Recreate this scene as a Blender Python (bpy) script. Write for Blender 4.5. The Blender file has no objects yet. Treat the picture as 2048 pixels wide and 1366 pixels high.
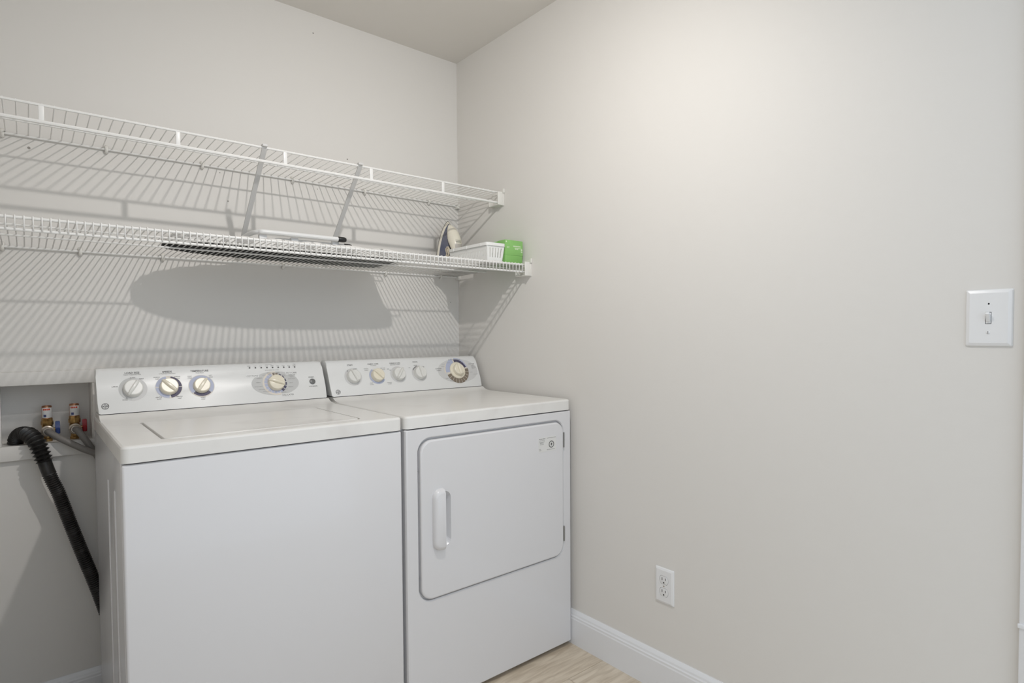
import bpy, bmesh, math, random
from mathutils import Vector, Matrix
random.seed(7)
PI = math.pi
scene = bpy.context.scene
COL = scene.collection
# ------------------------------------------------------------------ camera, light, exposure
# world axes: back wall y=0, right wall x=0, floor z=0, metres
cam_d = bpy.data.cameras.new('camera'); cam = bpy.data.objects.new('camera', cam_d); COL.objects.link(cam)
yaw, pitch, roll, F_PX, PY = -.693, -.0311, -.0066, 1169.6, 705.36
fw = Vector((math.sin(-yaw) * math.cos(pitch), math.cos(yaw) * math.cos(pitch), math.sin(pitch)))
rt = Vector((math.cos(yaw), math.sin(yaw), 0)); up = rt.cross(fw)
rt, up = rt * math.cos(roll) + up * math.sin(roll), up * math.cos(roll) - rt * math.sin(roll)
M = Matrix((rt, up, -fw)).transposed().to_4x4(); M.translation = Vector((-1.5484, -2.25, 1.1507))
cam.matrix_world = M
cam_d.sensor_fit = 'HORIZONTAL'; cam_d.sensor_width = 36; cam_d.lens = 36 * F_PX / 2048
cam_d.shift_y = (PY - 683) / 2048; cam_d.clip_start = .02
scene.camera = cam

w = bpy.data.worlds.new('daylight'); scene.world = w; w.use_nodes = True
bg = w.node_tree.nodes['Background']
bg.inputs[0].default_value = (.81, .90, 1.0, 1); bg.inputs[1].default_value = 1.20
scene.view_settings.view_transform = 'Standard'; scene.view_settings.look = 'None'
scene.view_settings.exposure = 0.0; scene.view_settings.gamma = 1.0
scene.view_settings.use_curve_mapping = False
scene.cycles.use_adaptive_sampling = True
LAMP = Vector((-.87, -1.44, 2.29)); LAMP_AIM = Vector((.22, .47, -.85)).normalized(); LAMP_R = .018; LAMP_WATT = 38; LAMP_COLOR = (1, .965, .935)
# ------------------------------------------------------------------ helpers
def lin(c):
    return tuple(((v / 255) / 12.92 if v / 255 <= .04045 else ((v / 255 + .055) / 1.055) ** 2.4) for v in c) + (1,)

def mat(name, rgb, rough=.5, metal=0, spec=.5, var=None, scale=8, bump=None, emit=0, coat=0):
    """rgb in sRGB 0..255; var=(rgb2, amount) mottles; bump=(scale, strength)"""
    m = bpy.data.materials.new(name); m.use_nodes = True
    nt = m.node_tree; b = nt.nodes['Principled BSDF']
    b.inputs['Base Color'].default_value = lin(rgb); b.inputs['Roughness'].default_value = rough
    b.inputs['Metallic'].default_value = metal; b.inputs['Specular IOR Level'].default_value = spec
    b.inputs['Coat Weight'].default_value = coat
    tc = nt.nodes.new('ShaderNodeTexCoord')
    if var:
        n = nt.nodes.new('ShaderNodeTexNoise'); n.inputs['Scale'].default_value = scale; n.inputs['Detail'].default_value = 4
        nt.links.new(tc.outputs['Object'], n.inputs['Vector'])
        r = nt.nodes.new('ShaderNodeValToRGB'); r.color_ramp.elements[0].position = var[1]; r.color_ramp.elements[1].position = var[2]
        r.color_ramp.elements[0].color = lin(var[0]); r.color_ramp.elements[1].color = lin(rgb)
        nt.links.new(n.outputs[0], r.inputs[0]); nt.links.new(r.outputs[0], b.inputs['Base Color'])
    if bump:
        n2 = nt.nodes.new('ShaderNodeTexNoise'); n2.inputs['Scale'].default_value = bump[0]; n2.inputs['Detail'].default_value = 3
        nt.links.new(tc.outputs['Object'], n2.inputs['Vector'])
        bp = nt.nodes.new('ShaderNodeBump'); bp.inputs['Strength'].default_value = bump[1]; bp.inputs['Distance'].default_value = .002
        nt.links.new(n2.outputs[0], bp.inputs['Height']); nt.links.new(bp.outputs[0], b.inputs['Normal'])
    if emit:
        b.inputs['Emission Color'].default_value = lin(rgb); b.inputs['Emission Strength'].default_value = emit
    return m

def worg(o):
    v = Vector((0, 0, 0))
    while o: v = v + o.location; o = o.parent
    return v

def link(name, me, parent=None, loc=(0, 0, 0)):
    o = bpy.data.objects.new(name, me); COL.objects.link(o)
    if parent: o.parent = parent; o.location = Vector(loc) - worg(parent)
    else: o.location = loc
    return o

def mk(name, bm, m, parent=None, smooth=False, angle=35):
    bmesh.ops.recalc_face_normals(bm, faces=bm.faces[:])
    me = bpy.data.meshes.new(name); bm.to_mesh(me); bm.free()
    me.materials.append(m)
    if smooth:
        for p in me.polygons: p.use_smooth = True
        me.set_sharp_from_angle(angle=math.radians(angle))
    return link(name, me, parent)

def thing(name, label, cat, loc, group=None):
    o = link(name, None, None, loc); o.empty_display_size = .05
    return tag(o, label, cat, group)

def tag(o, label, cat, group=None):
    o['label'] = label; o['category'] = cat
    if group: o['group'] = group
    return o

def struct(o, label=None):
    o['kind'] = 'structure'
    if label: o['label'] = label
    return o

def box(bm, x0, x1, y0, y1, z0, z1, bev=0, seg=2):
    r = bmesh.ops.create_cube(bm, size=1)['verts']
    for v in r:
        v.co = Vector((x0 + (v.co.x + .5) * (x1 - x0), y0 + (v.co.y + .5) * (y1 - y0), z0 + (v.co.z + .5) * (z1 - z0)))
    if bev:
        es = {e for v in r for e in v.link_edges}
        bmesh.ops.bevel(bm, geom=list(es), offset=bev, segments=seg, profile=.5, affect='EDGES')
    return bm

def boxo(name, dims, m, parent=None, bev=0, seg=2):
    return mk(name, box(bmesh.new(), *dims, bev=bev, seg=seg), m, parent, smooth=bev > 0)

def sweep(bm, pts, rad, n=8, caps=True, closed=False):
    """tube along pts; rad a number or a list"""
    pts = [Vector(p) for p in pts]; N = len(pts)
    if not hasattr(rad, '__len__'): rad = [rad] * N
    T = []
    for i in range(N):
        a = pts[i - 1] if i > 0 else (pts[-1] if closed else pts[0]); c = pts[(i + 1) % N] if (i < N - 1 or closed) else pts[i]
        t = (c - a); T.append(t.normalized() if t.length > 1e-9 else Vector((0, 0, 1)))
    u = T[0].orthogonal().normalized(); rings = []
    for i in range(N):
        if i: u = (u - T[i] * u.dot(T[i])); u = u.normalized() if u.length > 1e-6 else T[i].orthogonal().normalized()
        v = T[i].cross(u)
        rings.append([bm.verts.new(pts[i] + (u * math.cos(2 * PI * k / n) + v * math.sin(2 * PI * k / n)) * rad[i]) for k in range(n)])
    for i in range(N - 1 + (1 if closed else 0)):
        a, b = rings[i], rings[(i + 1) % N]
        for k in range(n): bm.faces.new((a[k], a[(k + 1) % n], b[(k + 1) % n], b[k]))
    if caps and not closed: bm.faces.new(rings[0][::-1]); bm.faces.new(rings[-1])
    return bm

def spline(pts, per=8):
    """Catmull-Rom through pts"""
    P = [Vector(p) for p in pts]; P = [P[0] * 2 - P[1]] + P + [P[-1] * 2 - P[-2]]; out = []
    for i in range(1, len(P) - 2):
        for k in range(per):
            t = k / per; a, b, c, d = P[i - 1:i + 3]
            out.append(.5 * ((2 * b) + (c - a) * t + (2 * a - 5 * b + 4 * c - d) * t * t + (3 * b - a - 3 * c + d) * t ** 3))
    return out + [P[-2]]

def lathe(bm, prof, center, axis=(0, 0, 1), n=24):
    """prof: (radius, height) along axis"""
    ax = Vector(axis).normalized(); u = ax.orthogonal().normalized(); v = ax.cross(u); c = Vector(center); rings = []
    for r, h in prof:
        rings.append([bm.verts.new(c + ax * h + (u * math.cos(2 * PI * k / n) + v * math.sin(2 * PI * k / n)) * max(r, 1e-5)) for k in range(n)])
    for a, b in zip(rings, rings[1:]):
        for k in range(n): bm.faces.new((a[k], a[(k + 1) % n], b[(k + 1) % n], b[k]))
    bm.faces.new(rings[0][::-1]); bm.faces.new(rings[-1])
    return bm

def rrect(x0, x1, y0, y1, r, seg=6):
    """rounded rectangle loop, r a number or 4 radii (x1y1, x0y1, x0y0, x1y0)"""
    if not hasattr(r, '__len__'): r = [r] * 4
    out = []
    for (cx, cy, q), rr in zip(((x1, y1, 0), (x0, y1, 1), (x0, y0, 2), (x1, y0, 3)), r):
        sx = -1 if q in (0, 3) else 1; sy = -1 if q in (0, 1) else 1
        for k in range(seg + 1):
            a = (q + k / seg) * PI / 2
            out.append((cx + sx * rr + rr * math.cos(a), cy + sy * rr + rr * math.sin(a)))
    return out

def fill(bm, loops):
    """planar face(s) from an outer loop of verts and hole loops"""
    es = []
    for L in loops:
        for a, b in zip(L, L[1:] + L[:1]):
            e = bm.edges.get((a, b)) or bm.edges.new((a, b)); es.append(e)
    bmesh.ops.triangle_fill(bm, use_beauty=True, use_dissolve=False, edges=es)

def bridge(bm, A, B):
    for i in range(len(A)):
        j = (i + 1) % len(A); bm.faces.new((A[i], A[j], B[j], B[i]))

def prism(bm, loop2, f0, f1, bev=0):
    """extrude a 2D loop: f0(p), f1(p) give its two end positions"""
    A = [bm.verts.new(f0(p)) for p in loop2]; B = [bm.verts.new(f1(p)) for p in loop2]
    bm.faces.new(A[::-1]); bm.faces.new(B); bridge(bm, A, B)
    if bev:
        es = [e for e in bm.edges if (e.verts[0] in A and e.verts[1] in A) or (e.verts[0] in B and e.verts[1] in B)]
        bmesh.ops.bevel(bm, geom=es, offset=bev, segments=2, profile=.5, affect='EDGES')
    return bm

def profile_x(bm, prof, x0, x1, bev=0):
    return prism(bm, prof, lambda p: Vector((x0, p[0], p[1])), lambda p: Vector((x1, p[0], p[1])), bev)

def text_polys(s, bold=0):
    cu = bpy.data.curves.new('t', 'FONT'); cu.body = s; cu.size = 1; cu.resolution_u = 2; cu.align_x = 'CENTER'; cu.align_y = 'CENTER'
    if bold: cu.offset = bold
    o = bpy.data.objects.new('t', cu); COL.objects.link(o)
    dg = bpy.context.evaluated_depsgraph_get(); me = bpy.data.meshes.new_from_object(o.evaluated_get(dg))
    vs = [v.co.copy() for v in me.vertices]; fs = [tuple(p.vertices) for p in me.polygons]
    bpy.data.objects.remove(o); bpy.data.curves.remove(cu); bpy.data.meshes.remove(me)
    return vs, fs

class Print:
    """flat print laid on a plane: collects 2D polygons"""
    def __init__(s, o, ex, ey, n, lift=.0004):
        s.o, s.ex, s.ey, s.n = Vector(o), Vector(ex), Vector(ey), Vector(n); s.lift = lift; s.v = []; s.f = []; s.cut = []
    def add(s, pts, faces):
        b = len(s.v); s.cut.append((b, len(s.f)))
        s.v += [s.o + s.ex * p[0] + s.ey * p[1] + s.n * s.lift for p in pts]; s.f += [tuple(i + b for i in f) for f in faces]
    def text(s, t, cx, cy, width, bold=0, ys=1, shear=0):
        vs, fs = text_polys(t, bold)
        x0 = min(v.x for v in vs); x1 = max(v.x for v in vs); k = width / (x1 - x0); m = (x0 + x1) / 2
        y0 = min(v.y for v in vs); y1 = max(v.y for v in vs); ym = (y0 + y1) / 2
        s.add([(cx + (v.x - m) * k + shear * (v.y - ym) * k, cy + (v.y - ym) * k * ys) for v in vs], fs)
    def sector(s, cx, cy, r0, r1, a0, a1, kx=1, ky=1):
        n = max(2, int(abs(a1 - a0) / 6)); P = []
        for i in range(n + 1):
            a = math.radians(a0 + (a1 - a0) * i / n); c, q = math.cos(a), math.sin(a)
            P += [(cx + r0 * c * kx, cy + r0 * q * ky), (cx + r1 * c * kx, cy + r1 * q * ky)]
        s.add(P, [(2 * i, 2 * i + 1, 2 * i + 3, 2 * i + 2) for i in range(n)])
    def disc(s, cx, cy, rx, ry=None, n=40):
        ry = ry or rx
        s.add([(cx + rx * math.cos(2 * PI * k / n), cy + ry * math.sin(2 * PI * k / n)) for k in range(n)], [tuple(range(n))])
    def rect(s, x0, x1, y0, y1): s.add([(x0, y0), (x1, y0), (x1, y1), (x0, y1)], [(0, 1, 2, 3)])
    def pieces(s, name, m, parent):
        for a, b in zip(s.cut, s.cut[1:] + [(len(s.v), len(s.f))]):
            me = bpy.data.meshes.new(name); me.from_pydata(s.v[a[0]:b[0]], [], [tuple(i - a[0] for i in f) for f in s.f[a[1]:b[1]]]); me.materials.append(m)
            link(name, me, parent)
    def build(s, name, m, parent):
        me = bpy.data.meshes.new(name); me.from_pydata(s.v, [], s.f); me.materials.append(m)
        return link(name, me, parent)

# ------------------------------------------------------------------ materials
WALL_C = (224, 221, 216)
def wall_mat(name, rgb, strength):
    m = mat(name, rgb, .72, spec=.25); nt = m.node_tree; b = nt.nodes['Principled BSDF']
    tc = nt.nodes['Texture Coordinate']
    a = nt.nodes.new('ShaderNodeTexNoise'); a.inputs['Scale'].default_value = 55; a.inputs['Detail'].default_value = 5
    c = nt.nodes.new('ShaderNodeTexNoise'); c.inputs['Scale'].default_value = 5; c.inputs['Detail'].default_value = 6; c.inputs['Distortion'].default_value = 1.5
    ad = nt.nodes.new('ShaderNodeMath'); ad.operation = 'MULTIPLY_ADD'; ad.inputs[1].default_value = 3.0
    for n in (a, c): nt.links.new(tc.outputs['Object'], n.inputs['Vector'])
    nt.links.new(c.outputs[0], ad.inputs[0]); nt.links.new(a.outputs[0], ad.inputs[2])
    bp = nt.nodes.new('ShaderNodeBump'); bp.inputs['Strength'].default_value = strength; bp.inputs['Distance'].default_value = .004
    nt.links.new(ad.outputs[0], bp.inputs['Height']); nt.links.new(bp.outputs[0], b.inputs['Normal'])
    return m
M_WALL = wall_mat('wall_paint', WALL_C, .07)
M_CEIL = wall_mat('ceiling_paint', (226, 222, 216), .1)
M_TRIM = mat('trim_paint', (232, 233, 235), .35)
M_NICHE = mat('niche_paint', (205, 202, 196), .6, bump=(30, .15))
M_ENAMEL = mat('white_enamel', (221, 220, 221), .22, spec=.5, coat=.2, bump=(420, .012))
M_TOPS = mat('worn_white_enamel', (229, 227, 223), .28, spec=.5, var=((220, 217, 213), .30, .44), scale=6)
M_PANEL = mat('panel_plastic', (228, 228, 226), .32)
M_GAP = mat('dark_gap', (60, 58, 56), .8)
M_WIRE = mat('vinyl_coated_wire', (234, 233, 230), .35)
M_CLIP = mat('clip_plastic', (228, 226, 220), .45)
M_BRACE = mat('brace_enamel', (205, 204, 202), .4)
M_KW = mat('knob_white', (226, 225, 220), .25)
M_KC = mat('knob_cream', (234, 226, 206), .28)
M_INK = mat('print_ink', (84, 82, 82), .6)
M_INKL = mat('print_ink_light', (140, 138, 136), .6)
M_GREYP = mat('print_grey', (196, 196, 194), .5)
M_GREYL = mat('print_pale_grey', (208, 207, 205), .5)
M_LAV = mat('print_lavender', (180, 186, 207), .5)
M_NAVY = mat('print_navy', (76, 72, 96), .5)
M_BROWN = mat('print_brown', (128, 116, 102), .5)
M_BEIGE = mat('print_beige', (221, 213, 201), .5)
M_LED = mat('grey_button', (112, 112, 111), .3)
M_BLACK = mat('black_plastic', (24, 24, 24), .45)
M_STEEL = mat('hinge_steel', (150, 149, 146), .35, metal=.8)
M_PAPER = mat('sticker_paper', (222, 221, 218), .5)
M_HOSE = mat('black_hose', (26, 25, 24), .38, var=((40, 38, 36), .4, .6), scale=30)
M_BRASS = mat('brass', (206, 170, 112), .36, metal=1, var=((150, 116, 70), .35, .6), scale=60)
M_COPPER = mat('copper', (204, 150, 118), .34, metal=1, var=((150, 104, 78), .35, .6), scale=40)
M_NICKEL = mat('coupling_nickel', (190, 180, 168), .35, metal=.6)
M_GREYH = mat('grey_rubber', (120, 116, 112), .5, bump=(400, .3))
M_BLUE = mat('blue_handle', (38, 62, 120), .35)
M_RED = mat('red_handle', (158, 24, 34), .35)
M_LABELR = mat('label_red', (200, 70, 40), .5)
M_LABELB = mat('label_blue', (60, 70, 120), .5)
M_PLATE = mat('plate_plastic', (232, 232, 232), .3)
M_SLOT = mat('slot_dark', (30, 29, 28), .8)
M_GREEN = mat('green_carton', (142, 196, 114), .5, var=((132, 186, 102), .3, .6), scale=9)
M_GREEND = mat('green_carton_dark', (70, 118, 46), .5)
M_CREAMINK = mat('carton_print', (222, 232, 205), .5)
M_BASKET = mat('basket_plastic', (236, 236, 233), .38)
M_SOLE = mat('soleplate_black', (26, 26, 30), .3)
M_SKIRT = mat('iron_skirt', (226, 220, 206), .35)
M_IBLUE = mat('iron_blue_grey', (104, 106, 120), .35, var=((88, 93, 114), .35, .6), scale=20)
M_IWHITE = mat('iron_white', (232, 226, 210), .3)
M_ICLEAR = mat('iron_window', (190, 184, 176), .2)
M_CORD = mat('iron_cord', (205, 194, 174), .5)
M_PAD = mat('board_cover_black', (22, 22, 22), .85, bump=(300, .3))
M_BOARD = mat('board_metal_white', (226, 226, 225), .4)
M_GATHER = mat('gathered_cloth', (226, 224, 220), .8, var=((168, 166, 164), .38, .46), scale=28)
M_CHIP = mat('bare_plaster', (150, 146, 140), .9)
M_PORC = mat('porcelain', (235, 235, 232), .3)

def plank_mat(i, rgb, dark):
    m = bpy.data.materials.new('oak_plank'); m.use_nodes = True; nt = m.node_tree; b = nt.nodes['Principled BSDF']
    tc = nt.nodes.new('ShaderNodeTexCoord'); mp = nt.nodes.new('ShaderNodeMapping'); mp.inputs['Scale'].default_value = (3.2, 26, 1)
    mp.inputs['Location'].default_value = (i * 3.7, i * 1.9, 0)
    n = nt.nodes.new('ShaderNodeTexNoise'); n.inputs['Scale'].default_value = 2.2; n.inputs['Detail'].default_value = 8; n.inputs['Distortion'].default_value = .8
    r = nt.nodes.new('ShaderNodeValToRGB'); r.color_ramp.elements[0].position = .33; r.color_ramp.elements[1].position = .62
    r.color_ramp.elements[0].color = lin(dark); r.color_ramp.elements[1].color = lin(rgb)
    nt.links.new(tc.outputs['Object'], mp.inputs[0]); nt.links.new(mp.outputs[0], n.inputs[0]); nt.links.new(n.outputs[0], r.inputs[0])
    nt.links.new(r.outputs[0], b.inputs['Base Color']); b.inputs['Roughness'].default_value = .45
    return m
M_PLANKS = [plank_mat(i, c, d) for i, (c, d) in enumerate((((214, 201, 181), (186, 170, 149)), ((218, 206, 187), (191, 176, 156)), ((210, 196, 175), (182, 166, 144))))]
M_SUB = mat('underlay', (120, 105, 88), .8)

# ------------------------------------------------------------------ the room
XL, H, YF = -1.74, 2.392, -2.02           # left wall, ceiling, front end of the side walls
fl = struct(boxo('floor', (-3.45, 1.85, -4.05, .12, -.06, -.0062), M_SUB), 'light oak vinyl plank floor')
PW, PL = .178, 1.22
row = 0; y = .0; plank_me = {}
while y > -4.0:
    off = (.37 * row) % 1.0 * PL; hall = y < -2.05; xr_, xl_ = (1.83, -3.42) if hall else (.0, XL); x = off + (2 * PL if hall else 0)
    while x > xl_:
        x1 = min(x, xr_); x0 = max(x - PL, xl_)
        if x1 - x0 > .02:
            k = (round(x1 - x0, 3), (row * 2 + int(x * 3)) % 3)
            if k not in plank_me:
                bm = box(bmesh.new(), -k[0] + .0006, -.0006, -PW + .0006, -.0006, -.006, 0, bev=.0008, seg=1)
                me = bpy.data.meshes.new('plank'); bm.to_mesh(me); bm.free(); me.materials.append(M_PLANKS[k[1]]); plank_me[k] = me
            link('plank', plank_me[k], fl, (x1, y, 0))
        x -= PL
    y -= PW; row += 1
struct(boxo('ceiling', (XL - .1, .1, -2.08, .12, H, H + .08), M_CEIL))
# back wall with the laundry box recess
NX0, NX1, NZ0, NZ1, ND = -1.612, -1.396, .832, 1.012, .09
bm = bmesh.new()
O = [bm.verts.new((x, 0, z)) for x, z in ((XL - .1, -.06), (.1, -.06), (.1, H + .08), (XL - .1, H + .08))]
Nf = [bm.verts.new((x, 0, z)) for x, z in ((NX0, NZ0), (NX1, NZ0), (NX1, NZ1), (NX0, NZ1))]
fill(bm, [O, Nf]); Nb = [bm.verts.new((v.co.x, ND, v.co.z)) for v in Nf]; bridge(bm, Nf, Nb); bm.faces.new(Nb)
Ob = [bm.verts.new((v.co.x, .12, v.co.z)) for v in O]; bridge(bm, O, Ob); bm.faces.new(Ob)
struct(mk('wall_back', bm, M_WALL))
struct(boxo('wall_right', (0, .1, -2.08, 0, 0, H), M_WALL))
struct(boxo('wall_left', (XL - .1, XL, -2.08, 0, 0, H), M_WALL))
struct(boxo('wall_front_1', (.1, 1.83, -2.08, -1.98, 0, H + .08), M_WALL)); struct(boxo('wall_front_2', (-3.42, XL - .1, -2.08, -1.98, 0, H + .08), M_WALL))
BB = [(0, 0), (.014, 0), (.014, .094), (.0125, .098), (.0125, .104), (.010, .108), (.009, .114), (.0055, .121), (.003, .125), (0, .125)]
bm = bmesh.new(); prism(bm, BB, lambda p: Vector((-p[0], -.002, p[1])), lambda p: Vector((-p[0], -2.004, p[1])))
struct(mk('baseboard_right', bm, M_TRIM), 'white baseboard with moulded top along the right wall')
bm = bmesh.new(); prism(bm, BB, lambda p: Vector((XL, -p[0], p[1] * .86)), lambda p: Vector((-.0145, -p[0], p[1] * .86)))
struct(mk('baseboard_back', bm, M_TRIM))
bm = bmesh.new(); prism(bm, BB, lambda p: Vector((XL + p[0], -.015, p[1])), lambda p: Vector((XL + p[0], -2.004, p[1])))
struct(mk('baseboard_left', bm, M_TRIM))
# door casing at the end of the right wall
bm = bmesh.new(); box(bm, -.018, -.0002, -2.085, -2.006, 0, 2.36, bev=.003)
t2 = struct(mk('trim_2', bm, M_TRIM, smooth=True), 'white door casing at the far end of the right wall')
boxo('casing_catch', (-.021, -.0175, -2.03, -2.0045, .551, .560), M_TRIM, t2, bev=.001)
bm = bmesh.new(); box(bm, XL + .0002, XL + .018, -2.085, -2.006, 0, 2.36, bev=.003); struct(mk('trim_3', bm, M_TRIM, smooth=True))
# frame round the recess, joined boards
tr = struct(link('trim_1', None, None, (-1.5, 0, .8)), 'painted board frame around the laundry box recess')
for n, d in (('top_board', (-1.66, -1.352, -.016, -.0003, 1.010, 1.050)), ('bottom_board', (-1.66, -1.352, -.016, -.0003, .791, .834)),
             ('side_board', (-1.66, -1.610, -.016, -.0003, .834, 1.010)), ('side_board', (-1.394, -1.352, -.016, -.0003, .834, 1.010))):
    boxo(n, d, M_WALL, tr, bev=.0015)

wb = bpy.data.objects['wall_back']
for x, z, r in ((-1.528, 1.7105, .004), (-.667, 2.318, .003), (-.535, 1.86, .003), (-.985, 1.63, .0025), (-1.01, 1.726, .002), (-.66, 1.722, .002), (-.045, 1.30, .0022)):
    mk('paint_chip', lathe(bmesh.new(), [(r, .0), (r * .8, .0004)], (x, -.0001, z), (0, -1, 0), 7), M_CHIP, wb)

# ------------------------------------------------------------------ ceiling lamp (its light)
lamp = thing('ceiling_spotlight', 'small white adjustable ceiling spotlight aimed at the machines', 'lamp', (LAMP.x, LAMP.y, H - .001))
base = LAMP - LAMP_AIM * .03
mk('ceiling_rose', lathe(bmesh.new(), [(.055, -.0005), (.055, -.012), (.045, -.018), (.01, -.02)], (base.x, base.y, H), (0, 0, 1)), M_PORC, lamp, True)
mk('stem', sweep(bmesh.new(), [(base.x, base.y, H - .018), (base.x, base.y, base.z + .015)], .006, 10), M_PORC, lamp, True)
mk('lamp_cup', lathe(bmesh.new(), [(.012, -.055), (.022, -.05), (.034, -.03), (.040, -.005), (.036, -.006), (.028, -.03), (.01, -.04)], LAMP, LAMP_AIM), M_PORC, lamp, True)
ld = bpy.data.lights.new('spot_beam', 'SPOT'); ld.energy = LAMP_WATT; ld.color = LAMP_COLOR; ld.shadow_soft_size = LAMP_R; ld.spot_size = PI; ld.spot_blend = 1
lo = bpy.data.objects.new('spot_beam', ld); COL.objects.link(lo); lo.parent = lamp
lo.location = LAMP + LAMP_AIM * .02 - lamp.location; lo.rotation_euler = (-LAMP_AIM).to_track_quat('Z', 'Y').to_euler()

# ------------------------------------------------------------------ washer and dryer
P0 = Vector((0, -.21, .928)); PE = (Vector((0, -.152, 1.056)) - P0).normalized(); PN = Vector((1, 0, 0)).cross(PE).normalized()
if PN.y > 0: PN = -PN
def pw(x, v, h=0): return P0 + Vector((x, 0, 0)) + PE * v + PN * h
def panel_print(lift): return Print(P0, (1, 0, 0), PE, PN, lift)
ZT, ZLIP, YFR, YBK = .9125, .8745, -.742, -.098
PROF_PANEL = [(-.2095, .9285)] + [(-.2095 + .0575 * t, .9285 + .127 * t) for t in (.3, .6, .84)] + [(-.1555, 1.048), (-.1495, 1.0545), (-.141, 1.0575), (-.108, 1.0575), (-.100, 1.05), (-.100, .9285)]
PROF_APRON = [(-.2125, .9262), (-.2165, .9235), (-.224, .9195), (-.235, .9158), (-.250, .9135), (-.268, ZT - .0003), (-.268, ZT - .01), (-.100, ZT - .01), (-.100, .9262)]

def top_panel(root, x0, x1, lid=None):
    """enamelled top: rounded front corners, turned-down lip; lid = hole loop"""
    bm = bmesh.new(); r = .016
    def loop(ins, z): return [bm.verts.new((x, y, z)) for x, y in rrect(x0 + ins, x1 - ins, YFR + ins, YBK, [.002, .002, r - ins, r - ins])]
    L0 = loop(.0, ZLIP); L1 = loop(.0, ZT - .006); L2 = loop(.0018, ZT - .002); L3 = loop(.006, ZT)
    bridge(bm, L0, L1); bridge(bm, L1, L2); bridge(bm, L2, L3)
    Li = loop(.004, ZLIP); bridge(bm, Li, L0); Lk = loop(.004, ZLIP + .02); bridge(bm, Lk, Li)
    if lid:
        h0 = [bm.verts.new((x, y, ZT)) for x, y in lid]; fill(bm, [L3, h0])
        h1 = [bm.verts.new((x, y, ZT - .012)) for x, y in lid]; bridge(bm, h0, h1); bm.faces.new(h1)
    else: bm.faces.new(L3)
    o = mk('top_panel', bm, M_TOPS, root, True, 20)
    bm = bmesh.new(); profile_x(bm, PROF_APRON, x0 + .004, x1 - .004)
    mk('apron', bm, M_TOPS, o, True, 40)
    return o

def control_panel(root, x0, x1):
    bm = bmesh.new(); profile_x(bm, PROF_PANEL, x0 + .002, x1 - .006, bev=.007)
    o = mk('control_panel', bm, M_PANEL, root, True, 40)
    boxo('panel_base', (x0 + .01, x1 - .012, -.205, -.103, .92, .9284), M_GAP, o)
    return o

def knob(panel, x, v, m, ang, r=.025, h=.017, base=None, ridge=.0065, tall=.010):
    """turned skirt with a raised grip bar; ang is the bar's direction in degrees"""
    bm = bmesh.new()
    if base: lathe(bm, [(base, .0), (base, .004), (base * .93, .0065), (r * 1.02, .0068)], pw(x, v), PN, 36)
    b0 = .005 if base else 0
    lathe(bm, [(r * 1.03, b0), (r, b0 + .004), (r * .97, h - .004), (r * .93, h - .0012), (r * .85, h)], pw(x, v), PN, 36)
    a = math.radians(ang); d = Vector((math.cos(a), 0, 0)) + PE * math.sin(a); q = PN.cross(d)
    L = r * .99; c = pw(x, v)
    sec = [(-ridge, h - .006), (-ridge * .75, h + tall * .55), (-ridge * .35, h + tall * .8), (ridge * .35, h + tall * .8), (ridge * .75, h + tall * .55), (ridge, h - .006)]
    prev = None; rings = []
    for t, k, hz in ((-1, .7, .35), (-.85, .95, .8), (-.3, 1, 1), (.4, .95, .95), (.85, .8, .8), (1.06, .45, .5)):
        rings.append([bm.verts.new(c + d * (L * t) + q * (s * k) + PN * (h - .006 + (z - h + .006) * hz)) for s, z in sec])
    for A, B in zip(rings, rings[1:]):
        for i in range(len(sec) - 1): bm.faces.new((A[i], A[i + 1], B[i + 1], B[i]))
    bm.faces.new(rings[0]); bm.faces.new(rings[-1])
    return mk('knob', bm, m, panel, True, 30)

def emblem(panel, x, v, r=.0092):
    p = panel_print(.0006)
    p.sector(x, v, r * .84, r * 1.0, 0, 360)
    for k in range(4):
        a = math.radians(90 * k); cx, cy = x + math.cos(a) * r * .66, v + math.sin(a) * r * .66
        p.sector(cx, cy, r * .10, r * .21, 90 * k + 40, 90 * k + 300)
    p.text('GE', x, v, r * .98, .02, .95, .2)
    o = p.build('emblem', M_INK, panel); o['kind'] = 'stuff'; o['label'] = 'round monogram emblem printed in dark grey'
    return o

def feet(root, x0, x1):
    for x in (x0 + .05, x1 - .05):
        for y in (-.69, -.15):
            mk('levelling_foot', lathe(bmesh.new(), [(.018, .0002), (.018, .006), (.01, .008), (.01, .016)], (x, y, 0), (0, 0, 1), 14), M_BLACK, root, True)

# ---- washer
WX0, WX1 = -1.397, -.712
wash = thing('washing_machine', 'white top-loading washing machine left of the dryer with four dials', 'washer', ((WX0 + WX1) / 2, -.4, 0))
bm = bmesh.new(); r = .010
lp = rrect(WX0, WX1 - .002, -.7225, YBK, [.002, .002, .004, .004])
prism(bm, lp, lambda p: Vector((p[0], p[1], .012)), lambda p: Vector((p[0], p[1], .8738)))
for yy, wd in ((-.46, .010), (-.60, .012)):
    box(bm, WX0 - .002, WX0 + .002, yy - wd, yy + wd, .02, .79, bev=.0015)
mk('cabinet', bm, M_ENAMEL, wash, True, 30)
boxo('front_panel', (WX0 + .0005, WX1 - .0025, -.7398, -.7238, .012, .8715), M_ENAMEL, wash, bev=.006, seg=3)
feet(wash, WX0, WX1)
LX0, LX1, LY0, LY1 = -1.312, -.815, -.697, -.335
tp = top_panel(wash, WX0 - .0005, WX1, rrect(LX0, LX1, LY0, LY1, .022))
bm = bmesh.new(); lp = rrect(LX0 + .005, LX1 - .005, LY0 + .0025, LY1 - .003, .018)
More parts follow.
